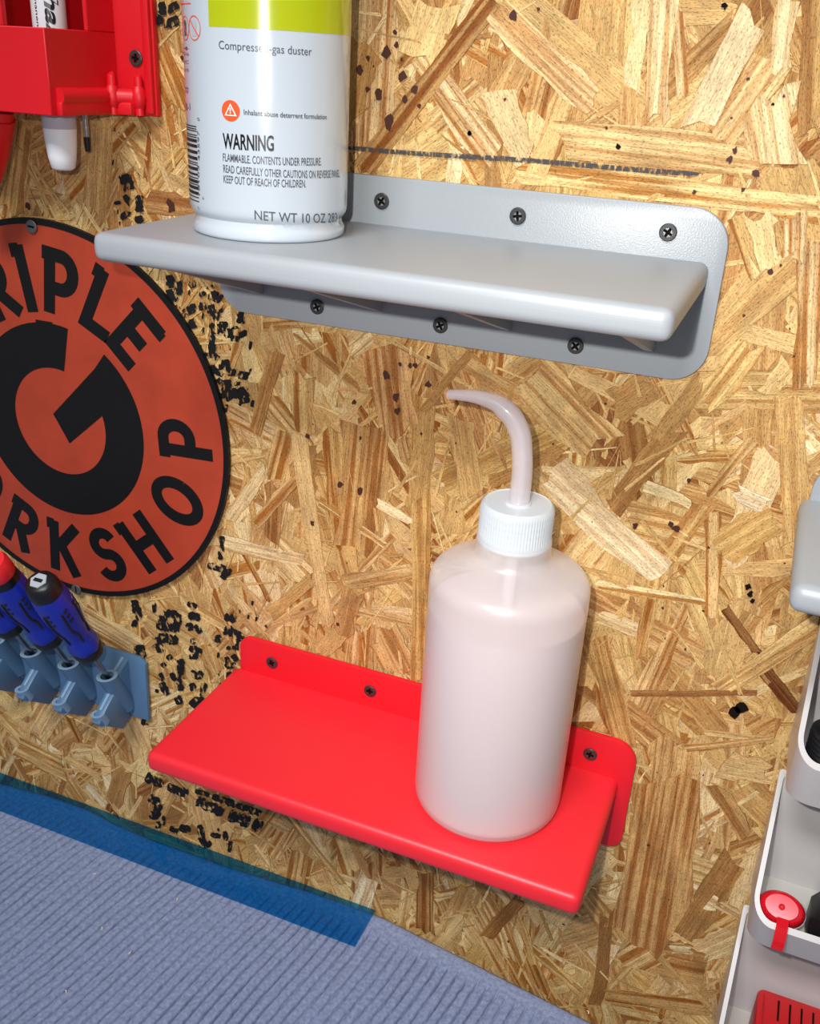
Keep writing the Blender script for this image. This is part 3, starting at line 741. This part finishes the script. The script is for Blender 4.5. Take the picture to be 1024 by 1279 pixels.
# ------------------------------------------------------------------ red holder with marker and thin driver
hold = empty('marker_holder', (-.12, 0, .122))
tag(hold, 'red printed wall holder with a cut-out pocket for a marker, screwed to the board', 'holder')
def hp(o): o.matrix_parent_inverse = Matrix.Translation((.12, 0, -.122)); o.parent = hold; o.matrix_parent_inverse = Matrix.Translation((.12, 0, -.122)); return o
M_HR = printed('holder_red', lin(214, 12, 28), .46, (20, 20, 1800), .25)
HB = .1203
hp(box('back_plate', (-.26, -.0040, HB), (-.0735, -.0004, .235), M_HR, None, .0006, 2))
hp(box('plate_flange', (-.0788, -.0062, HB+.001), (-.0745, -.0035, .235), M_HR, None, .0008, 2))
FY = -.0525
win = .1560
def wallp(name, lo, hi): hp(box(name, lo, hi, M_HR, None, .0004, 1))
XS = -.0955
wallp('pocket_front', (-.25, FY, HB), (XS, FY+.0026, win))
wallp('pocket_side', (XS-.0026, FY+.0020, HB), (XS, -.0038, win))
wallp('pocket_front', (-.25, FY, win), (-.1173, FY+.0026, .235))       # left of the window
wallp('pocket_side', (XS-.0026, -.0230, win), (XS, -.0038, .235))        # right of the window
hp(box('pocket_floor', (-.25, FY+.002, HB+.0005), (-.1220, -.0038, HB+.003), M_HR))
def rail(a, b):
    bm = bmesh.new(); tube_bm(bm, [(*a, HB+.0080), (*b, HB+.0080)], .0038, 20)
    hp(from_bm('rail', bm, M_HR, None, angle=40))
rail((XS+.0005, FY+.004), (XS+.0005, -.0140)); rail((XS+.0005, -.0130), (-.0825, -.0060))
hp(box('rail_base', (XS, FY+.0030, HB), (XS+.0034, -.0120, HB+.0060), M_HR, None, .0008, 2))
hp(box('rail_base', (XS, -.0125, HB), (-.0825, -.0038, HB+.0058), M_HR, None, .0008, 2))
for (x, y, t) in ((XS+.0030, -.0128, .0185), (-.0815, -.0070, .0180)):
    hp(tube('rib', [(x, y, HB), (x, y, HB+t-.001), (x, y+.001, HB+t)], [.0022, .0020, .0008], M_HR, None, 12))
    hp(lathe('rib_bead', [(.0008, -.0065), (.0028, -.004), (.0038, 0), (.0028, .004), (.0008, .0065)], M_HR, None, 16, (x, y, HB+.0080)))
s = screw(hold, -.0838, -.0043, .1455, .15); s.matrix_parent_inverse = Matrix.Translation((.12, 0, -.122))

mk = empty('marker_pen', (-.1112, -.030, .0943))
tag(mk, 'white permanent marker with black script lettering standing in the red holder', 'marker')
M_MK = simple('marker_white', lin(226, 228, 232), .35)
M_MKG = simple('marker_shadow_grey', lin(176, 172, 182), .4)  # shadow on the white marker, painted as a grey section
mb = lathe('barrel', [(.0, .0000), (.0042, .0002), (.0056, .0012), (.0066, .0060), (.0074, .0130), (.0078, .0190)], M_MK, mk, 40)
lathe('cap', [(.0078, .0190), (.0079, .0192), (.0079, .0320), (.0074, .0330)], M_MKG, mk, 40)
lathe('body', [(.0074, .0330), (.0076, .0340), (.0076, .1250), (.0060, .1300), (.0, .1310)], M_MK, mk, 40)
def mark_text(s_, z0, length, h, m, th, shear=.25, offset=.02):
    V, Fs = text_mesh(s_, shear=shear, offset=offset); V[:,0] -= V[:,0].min(); V[:,0] *= length/V[:,0].max()
    vv = []
    for x, y in V:
        a = th + y*h/.0077; vv.append((.0078*math.cos(a), .0078*math.sin(a), z0 - x))
    new_obj('lettering', mesh_from('lettering', vv, [f[::-1] for f in Fs]), m, mk)
mark_text('Sharpie', .0830, .042, .0058, M_PRINTB, math.radians(-60), .35, .03)
mark_text('Permanent Marker', .0810, .036, .0014, M_PRINTB, math.radians(-96), 0, .0)
mark_text('fine', .0320, .011, .0018, M_PRINTB, math.radians(-92), 0, .02)
dr = empty('slim_driver', (-.1133, -.0085, .1012))
tag(dr, 'slim steel driver with a black tip poking out below the red holder', 'driver')
lathe('tip', [(.0, .0), (.0013, .0004), (.0017, .0070)], M_PRINTB, dr, 16)
lathe('shaft', [(.0012, .0070), (.0014, .0080), (.0014, .0300)], M_CANM, dr, 16)
lathe('grip', [(.0014, .0300), (.0032, .0320), (.0032, .0480), (.0, .0500)], M_PRINTB, dr, 20)
M_TOOLR = simple('tool_red', lin(222, 22, 26), .38)
hd = [(-.1450, -.034, .1165), (-.1480, -.033, .1090), (-.1540, -.030, .0990), (-.1640, -.027, .0850), (-.1760, -.024, .0720)]
hl = empty('tool_handle', (-.16, 0, .09))
tag(hl, 'curved red tool grip hanging under the red holder', 'tool')
o = tube('grip', spline(hd, 6), [.0085 - .002*k/24 for k in range(25)], M_TOOLR, hl, 20); o.matrix_parent_inverse = Matrix.Translation((.16, 0, -.09))
o = tube('jaw', [(-.145, -.034, .1155), (-.1440, -.034, .1195)], .0075, M_TOOLR, hl, 12); o.matrix_parent_inverse = Matrix.Translation((.16, 0, -.09))

# ------------------------------------------------------------------ screwdriver rack and drivers
M_RACK = printed('rack_blue', lin(84, 118, 152), .42, (20, 20, 2200), .3)
M_RACKL = printed('rack_blue_edge', lin(128, 162, 192), .42, (20, 20, 2200), .2)
rack = empty('screwdriver_rack', (-.2, 0, -.25))
tag(rack, 'blue-grey printed rack with slotted tubes holding the blue screwdrivers', 'rack')
def rp(o): o.parent = rack; o.matrix_parent_inverse = Matrix.Translation((.2, 0, .25)); return o
rp(prism('back_plate', [(-.33, -.2512), (-.1068, -.2512), (-.1062, -.2068), (-.1105, -.2030), (-.33, -.2030)], 'y', -.0005, -.0036, M_RACK, None, .0006))
AX = Vector((0, .455, -.89)).normalized()      # tube axis, downwards and towards the wall
xs = [-.1232 - .0301*k for k in range(7)]
def ring_tube(name, top, r0, r1, length, m, parent, n=24):
    """hollow slanted tube; its top is cut level"""
    bm = bmesh.new(); top = Vector(top)
    ux = Vector((1, 0, 0)); uy = AX.cross(ux).normalized()
    def ring(r, s, level):
        out = []
        for k in range(n):
            p = top + ux*r*math.cos(2*math.pi*k/n) + uy*r*math.sin(2*math.pi*k/n)
            if level: p = p + AX*((p.z - top.z)/-AX.z)
            else: p = p + AX*s
            out.append(bm.verts.new(p))
        return out
    a, b, c, d = ring(r1, length, False), ring(r1, 0, True), ring(r0, 0, True), ring(r0, length*.8, False)
    for p, q in ((a, b), (b, c), (c, d)):
        for k in range(n): bm.faces.new((p[k], p[(k+1) % n], q[(k+1) % n], q[k]))
    bm.faces.new(d); bm.faces.new(a)
    return from_bm(name, bm, m, parent, angle=40)
for x in xs:
    rp(ring_tube('tube', (x, -.0200, -.2105), .0040, .0062, .0370, M_RACK, None))
    bm = bmesh.new()
    def ringtop(r0, r1, c, n=24):
        c = Vector(c); ux = Vector((1, 0, 0)); uy = AX.cross(ux).normalized(); A = []; B = []
        for k in range(n):
            for r, lst in ((r1, A), (r0, B)):
                p = c + ux*r*math.cos(2*math.pi*k/n) + uy*r*math.sin(2*math.pi*k/n); p = p + AX*((p.z-c.z)/-AX.z)
                lst.append(bm.verts.new(p))
        for k in range(n): bm.faces.new((A[k], A[(k+1) % n], B[(k+1) % n], B[k]))
    ringtop(.0040, .0063, (x, -.0200, -.2103)); rp(from_bm('tube_lip', bm, M_RACKL))
    rp(prism('web', [(-.016, -.2125), (-.0032, -.2062), (-.0032, -.2500), (-.006, -.2470), (-.012, -.232)], 'x', x-.0045, x+.0045, M_RACK))
    rp(prism('slit', [(-.0150, -.2118), (-.0034, -.2058), (-.0034, -.2066), (-.0150, -.2126)], 'x', x-.0009, x+.0009, M_RACKL))
    # the lower fin with its small ring
    rp(prism('fin', [(-.0150, -.2215), (-.0330, -.2340), (-.0350, -.2375), (-.0125, -.2560), (-.0030, -.2515), (-.0030, -.2300)], 'x', x-.0034, x+.0034, M_RACK, None, .001))
    rp(prism('slit', [(-.0195, -.2236), (-.0290, -.2305), (-.0290, -.2312), (-.0195, -.2246)], 'x', x-.0009, x+.0009, M_RACKL))
    rp(ring_tube('small_tube', (x, -.0318, -.2318), .0022, .0042, .0100, M_RACKL, None, 18))
M_BLUE = simple('grip_blue', lin(22, 44, 168), .36, .5)
M_BLK = simple('grip_black', lin(18, 18, 21), .38, .5)
M_STEEL = simple('driver_steel', lin(150, 152, 156), .3, .5, 1.0)
M_CAPR = simple('cap_red', lin(232, 40, 48), .35)
M_CAPW = simple('cap_print', lin(176, 184, 192), .4)
def screwdriver(x, cap, label):
    base = Vector((x, -.0200, -.2105)) + AX*.020
    root = empty('screwdriver', base)
    root.rotation_euler = (-AX).to_track_quat('Z', 'Y').to_euler()
    tag(root, label, 'screwdriver', 'blue screwdrivers in the rack')
    lathe('shaft', [(.0, .0), (.0016, .0008), (.0016, .0480)], M_STEEL, root, 16)
    lathe('collar', [(.0016, .0470), (.0070, .0474), (.0086, .0490), (.0092, .0520), (.0092, .0555), (.0088, .0565)], M_BLK, root, 36)
    g = lathe('grip', [(.0088, .0560), (.0093, .0580), (.0092, .0620), (.0082, .0680), (.0080, .0720), (.0090, .0800), (.0100, .0880), (.0104, .0960),
                       (.0102, .1030), (.0098, .1100), (.0094, .1130)], M_BLUE, root, 6*8,
              mod=lambda k, j, r: r*(1 + .03*math.cos(6*2*math.pi*k/48)))
    b = lathe('butt', [(.0094, .1128), (.0096, .1135), (.0093, .1185), (.0080, .1222), (.0064, .1234), (.0, .1236)], M_BLK, root, 36)
    if cap == 'red':
        lathe('end_cap', [(.0090, .1185), (.0095, .1195), (.0093, .1270), (.0080, .1305), (.0, .1312)], M_CAPR, root, 36)
    else:
        e = lathe('end_mark', [(.0052, .1236), (.0050, .1241), (.0, .1241)], M_CAPW, root, 6)
        box('end_slot', (-.0028, -.0011, .1240), (.0028, .0011, .1243), M_BLK, e)
    for k in range(6):      # black inlays along the grip
        a = 2*math.pi*(k+.5)/6; ca, sa = math.cos(a), math.sin(a)
        def P(z, r, da): return (r*math.cos(a+da), r*math.sin(a+da), z)
        tube('inlay', spline([P(.070, .0079, .10), P(.078, .0086, .10), P(.083, .0093, -.10), P(.092, .0101, -.10), P(.101, .0101, -.06)], 4), .0008, M_BLK, g, 8)
        for z in (.092, .0965, .101):
            tube('groove', [P(z, .0101, .12), P(z+.002, .0101, .34)], .0009, M_BLK, g, 8)
    return root
screwdriver(xs[0], 'mark', 'blue-handled screwdriver with pale hexagon on its black butt, in the end slot of the rack')
screwdriver(xs[1], 'red', 'blue-handled screwdriver with a red end cap')
screwdriver(xs[2], 'mark', 'blue-handled screwdriver in the rack slot beyond the red-capped one')

# ------------------------------------------------------------------ bench, ribbed mat, ruler
MZ = -.3500
edge = [(-.9, -.006), (-.2425, -.0075), (-.204, -.0030), (-.170, -.0022), (-.1366, -.0060), (-.1086, -.0074), (-.0504, -.0068), (.0188, -.0022), (.0532, -.0016), (.066, -.0018), (.2091, -.0212), (.36, -.0446)]
ex, ey = np.array([e[0] for e in edge]), np.array([e[1] for e in edge])
M_BENCH = simple('bench_wood', lin(120, 84, 52), .6, .3, var=(30, .2))
bm = bmesh.new()
prism_bm(bm, [(-.9, -.60)] + [(.36, -.60)] + [(a, b - .004) for a, b in edge[::-1]], 'z', MZ-.045, MZ-.0065)
bench = from_bm('workbench', bm, M_BENCH)
tag(bench, 'wooden workbench top under the blue ribbed mat', 'workbench')
def mat_mesh():
    pitch, dx = .0066, .0066/14
    ang = math.radians(79.5); dirx, diry = math.cos(ang), math.sin(ang)
    X = np.arange(-.62, .355, dx); T = np.concatenate([np.linspace(0, .012, 9), np.linspace(.0145, .30, 110), np.linspace(.31, .56, 30)])
    V = np.zeros((len(T), len(X), 3)); 
    E_ = np.interp(X, ex, ey)
    ph = rng.normal(0, 1, 400)
    for j, t in enumerate(T):
        x = X - t*math.cos(ang)/math.sin(ang); y = E_ - t
        s = X + .0012*np.sin(X*37 + t*23) + .0006*np.sin(X*11 - t*61)   # coordinate across ribs follows the slanted columns
        k = np.floor(s/pitch).astype(int); fr = (s/pitch) % 1
        amp = .0052*(1 + .25*np.sin(k*12.9898))
        prof_ = np.clip(np.abs(np.sin(np.pi*fr))*2.6, 0, 1)**.8*.93 + .07*np.abs(np.sin(np.pi*fr))
        fade = np.clip((t - .0095)/.004, 0, 1)
        z = MZ - .0002 + (prof_-1)*amp*fade + rng.normal(0, .00016, len(X))*fade
        z = z - .0005*np.exp(-((t-.0085)/.0008)**2)
        if t < .002: z = z - .001*(1 - t/.002)
        V[j,:,0] = x + rng.normal(0, .00012, len(X))*fade; V[j,:,1] = y; V[j,:,2] = z
    n0, n1 = len(T), len(X)
    verts = V.reshape(-1, 3)
    idx = np.arange(n0*n1).reshape(n0, n1)
    quads = np.stack([idx[:-1,:-1], idx[1:,:-1], idx[1:,1:], idx[:-1,1:]], -1).reshape(-1, 4)
    skirt = np.stack([verts[idx[0]][:,0], verts[idx[0]][:,1], np.full(n1, MZ-.0062)], -1)
    b0 = len(verts); verts = np.vstack([verts, skirt])
    sq = np.stack([idx[0,:-1], idx[0,1:], b0+np.arange(1, n1), b0+np.arange(n1-1)], -1)
    quads = np.vstack([quads, sq])
    me = bpy.data.meshes.new('ribbed_mat')
    me.vertices.add(len(verts)); me.vertices.foreach_set('co', verts.astype('f').ravel())
    me.loops.add(quads.size); me.loops.foreach_set('vertex_index', quads.astype('i').ravel())
    me.polygons.add(len(quads)); me.polygons.foreach_set('loop_start', np.arange(0, quads.size, 4, dtype='i'))
    me.update(calc_edges=True); me.validate()
    me.polygons.foreach_set('use_smooth', [True]*len(me.polygons))
    return me
M_MAT = simple('mat_fabric', lin(142, 154, 186), .95, .05, bump=((1500, 1500, 1500), .9, .0006), var=(420, .22))
matobj = new_obj('ribbed_mat', mat_mesh(), M_MAT)
tag(matobj, 'ribbed blue-grey carpet mat covering the workbench', 'mat')
M_LINT = simple('lint', lin(232, 214, 180), .8)
for (u, v) in ((118, 1092), (128, 1159), (163, 1190), (83, 1238), (735, 1264), (222, 1123)):
    P = at_z(u, v, MZ + .0004); L3 = .0011
    a = random.uniform(0, 3)
    bm = bmesh.new(); tube_bm(bm, [(P[0]-L3*math.cos(a), P[1]-L3*math.sin(a), MZ+.0002), (P[0], P[1], MZ+.0008), (P[0]+L3*math.cos(a+.8), P[1]+L3*math.sin(a+.8), MZ+.0003)], .00035, 6)
    from_bm('lint', bm, M_LINT, matobj)
for xx in (-.80, .20):
    lg = box('leg', (xx, -.55, -1.10), (xx+.05, -.08, MZ-.045), M_BENCH, bench)
def ruler():
    m = bpy.data.materials.new('blue_clear_plastic'); m.use_nodes = True; nt = m.node_tree; nt.nodes.clear()
    N = nt.nodes.new; L = nt.links.new
    out = N('ShaderNodeOutputMaterial'); t = N('ShaderNodeBsdfTransparent'); t.inputs[0].default_value = (.44, .82, .96, 1)
    d = N('ShaderNodeBsdfDiffuse'); d.inputs[0].default_value = lin(0, 70, 150)
    g = N('ShaderNodeBsdfGlossy'); g.inputs['Roughness'].default_value = .12
    m0 = N('ShaderNodeMixShader'); m0.inputs[0].default_value = .10; L(t.outputs[0], m0.inputs[1]); L(d.outputs[0], m0.inputs[2])
    fr = sheen(nt, .03, .45)
    m1 = N('ShaderNodeMixShader'); L(fr.outputs[0], m1.inputs[0]); L(m0.outputs[0], m1.inputs[1]); L(g.outputs[0], m1.inputs[2])
    L(m1.outputs[0], out.inputs[0])
    root = empty('ruler', (-.15, -.016, MZ))
    tag(root, 'clear blue plastic ruler lying along the back edge of the ribbed mat', 'ruler')
    z0 = MZ + .0006
    prof_ = [(-.0312, z0), (-.0306, z0+.0007), (-.0240, z0+.0016), (-.0010, z0+.0016), (-.0010, z0)]
    o = prism('blade', prof_, 'x', -.2605-.02, .0590, m); o.parent = root; o.matrix_parent_inverse = Matrix.Translation((.15, .016, -MZ))
ruler()

# ------------------------------------------------------------------ white bins and what lies in them
def bin_mat():
    return translucent('bin_plastic', lin(206, 201, 200), .8, .2, .0, .3)
M_BIN = bin_mat()
M_BINI = simple('bin_floor', lin(186, 184, 176), .55)
K_ = .92; D_ = .055
def storage_bin(z_back, front_h, label):
    """hopper bin hung on the wall: rounded plan, mouth cut on a slant, hollow"""
    x0, x1 = .2705, .3900; th = .0022; zb = z_back - K_*D_ - front_h
    root = empty('storage_bin', (x0, 0, zb)); tag(root, label, 'bin', 'white bins in a column on the board')
    def loop(ins, n=10):
        r = .0105 - ins
        pts = rrect(x0+ins, x1-ins, -D_+ins, -.0008-ins, (max(r, .002), max(r, .002), .0015, .0015), n)
        return pts
    bm = bmesh.new()
    O, I = loop(0), loop(th)
    top = lambda p: z_back + K_*p[1]
    def taper(p): return ((p[0]-(x0+x1)/2)*.997 + (x0+x1)/2, p[1]*.87, zb)
    def flare(p, z): return p[0] - (.0012 if p[0] < (x0+x1)/2 else -.0012)*(-p[1]/D_)
    rings = [[bm.verts.new(taper(p)) for p in O], [bm.verts.new((flare(p, 0), p[1], top(p))) for p in O],
             [bm.verts.new((flare(p, 0), p[1], top(p))) for p in I], [bm.verts.new((taper(p)[0], taper(p)[1], zb+th)) for p in I]]
    n = len(O)
    for a, b in zip(rings, rings[1:]):
        for k in range(n): bm.faces.new((a[k], a[(k+1) % n], b[(k+1) % n], b[k]))
    bm.faces.new(rings[0]); 
    o = from_bm('bin_shell', bm, M_BIN, root, angle=50); o.matrix_parent_inverse = Matrix.Translation((-x0, 0, -zb))
    fl = prism('bin_floor', [taper(p)[:2] for p in loop(th*.9)], 'z', zb+.0006, zb+th, M_BINI, root); fl.matrix_parent_inverse = Matrix.Translation((-x0, 0, -zb))
    return zb + th
f1 = storage_bin(-.0620, .0242, 'white bin with the black cord spool under the empty grey shelf')
f2 = storage_bin(-.1548, .0185, 'white bin with a glossy red reel and a black clamp in it')
f3 = storage_bin(-.2460, .0250, 'white bin holding the red slotted plastic piece')
# cord spool
sp = empty('cord_spool', (.2990, -.0335, f1))
tag(sp, 'spool of black cord lying in a white bin', 'spool')
prof = []; nW = 14
for k in range(nW*4+1):
    z = .0015 + .0325*k/(nW*4); rr = .0118 + .0006*math.sin(2*math.pi*k/4 - 1.57) - .0045*max(0, (abs(k/(nW*4)-.5)-.36)/.14)**2
    prof.append((rr, z))
lathe('cord', [(.004, .0015)] + prof + [(.004, .0340)], M_BLK, sp, 40, angle=60)
lathe('core', [(.0045, .0), (.0045, .0352), (.0025, .0352), (.0025, .0)], simple('core_grey', lin(70, 70, 72), .6), sp, 24)
sp.location = (.2868, -.0375, f1 + .0003)
# red reel
rl = empty('retractable_reel', (.2885, -.0385, f2 + .0005))
tag(rl, 'glossy red oval reel with a tab hooked over the bin edge', 'reel')
M_REEL = simple('reel_red', lin(206, 14, 30), .12, .5, coat=.6)
def oval(name, prof_, m, parent, sx=1.0, sy=.74):
    o = lathe(name, prof_, m, parent, 48); 
    for v in o.data.vertices: v.co.x *= sx; v.co.y *= sy
    return o
oval('housing', [(.0, .0), (.0118, .0), (.0140, .0030), (.0148, .0100), (.0145, .0150), (.0132, .0195), (.0112, .0215), (.0, .0222)], M_REEL, rl)
oval('seam_ring', [(.0147, .0096), (.01515, .0100), (.01515, .0108), (.0147, .0112)], M_CAPW, rl)
oval('top_disc', [(.0102, .0216), (.0098, .0226), (.0, .0228)], simple('reel_glare_red', lin(216, 48, 66), .28, coat=.5), rl)  # flash glare painted into the disc: a pinker tint of the housing's red
lathe('button', [(.0020, .0226), (.0019, .0233), (.0012, .0235), (.0010, .0231), (.0, .0231)], M_REEL, rl, 24)
rl.rotation_euler = (math.radians(38), 0, math.radians(-6)); rl.scale = (.76, .76, .76); rl.location = (.2836, -.0335, f2 + .0072)
bpy.context.view_layer.update()
tab = prism('tab', [(-.0525, -.1995), (-.0570, -.2010), (-.0602, -.2060), (-.0602, -.2120), (-.0588, -.2120), (-.0588, -.2070), (-.0560, -.2030), (-.0525, -.2020)], 'x', .2805, .2858, M_REEL, rl)
tab.matrix_parent_inverse = rl.matrix_world.inverted()
# black clamp
cl = empty('spring_clamp', (.3070, -.0345, f2))
tag(cl, 'black clamp with a grey metal face lying beside the red reel', 'clamp')
prism('body', [(-.0105, 0), (.0110, 0), (.0110, .0240), (-.0040, .0240), (-.0105, .0140)], 'y', -.0100, .0120, M_BLK, cl, .0012)
box('metal_face', (-.0055, -.0040, .0236), (.0090, .0070, .0262), simple('clamp_grey', lin(112, 118, 124), .4, .5, .7), cl, .0006)
tube('roller', [(-.0070, .0100, .0270), (.0110, .0100, .0270)], .0042, M_BLK, cl, 20)
# red slotted piece and the red lid
sl = empty('slotted_piece', (.3195, -.0255, f3))
tag(sl, 'red plastic piece with a row of dark slots in the lowest white bin', 'plastic piece')
M_SL = simple('slotted_red', lin(196, 24, 28), .45, bump=((300, 300, 300), .3, .0003))
sb = prism('body', rrect(-.0320, .0400, -.0165, .0190, .004, 5), 'z', 0, .0250, M_SL, sl, .0015)
for k in range(9):
    box('slot', (-.0215 + k*.0058, .0010, .0247), (-.0205 + k*.0058, .0140, .0253), M_HOLE, sb)
box('rim_bar', (-.0290, -.0130, .0248), (-.0282, .0150, .0254), simple('rim_bar_red', lin(170, 18, 22), .5), sb)  # thin bar in a slightly darker red than the body
ld = empty('bottle_lid', (.2808, -.0372, f3))
tag(ld, 'small red round lid at the front corner of the lowest white bin', 'lid')
lathe('lid_shell', [(.0, .0060), (.0048, .0060), (.0056, .0050), (.0058, .0), (.0050, .0), (.0, .0005)], M_SL, ld, 32)
lathe('lid_boss', [(.0020, .0060), (.0018, .0066), (.0, .0066)], M_SL, ld, 20)
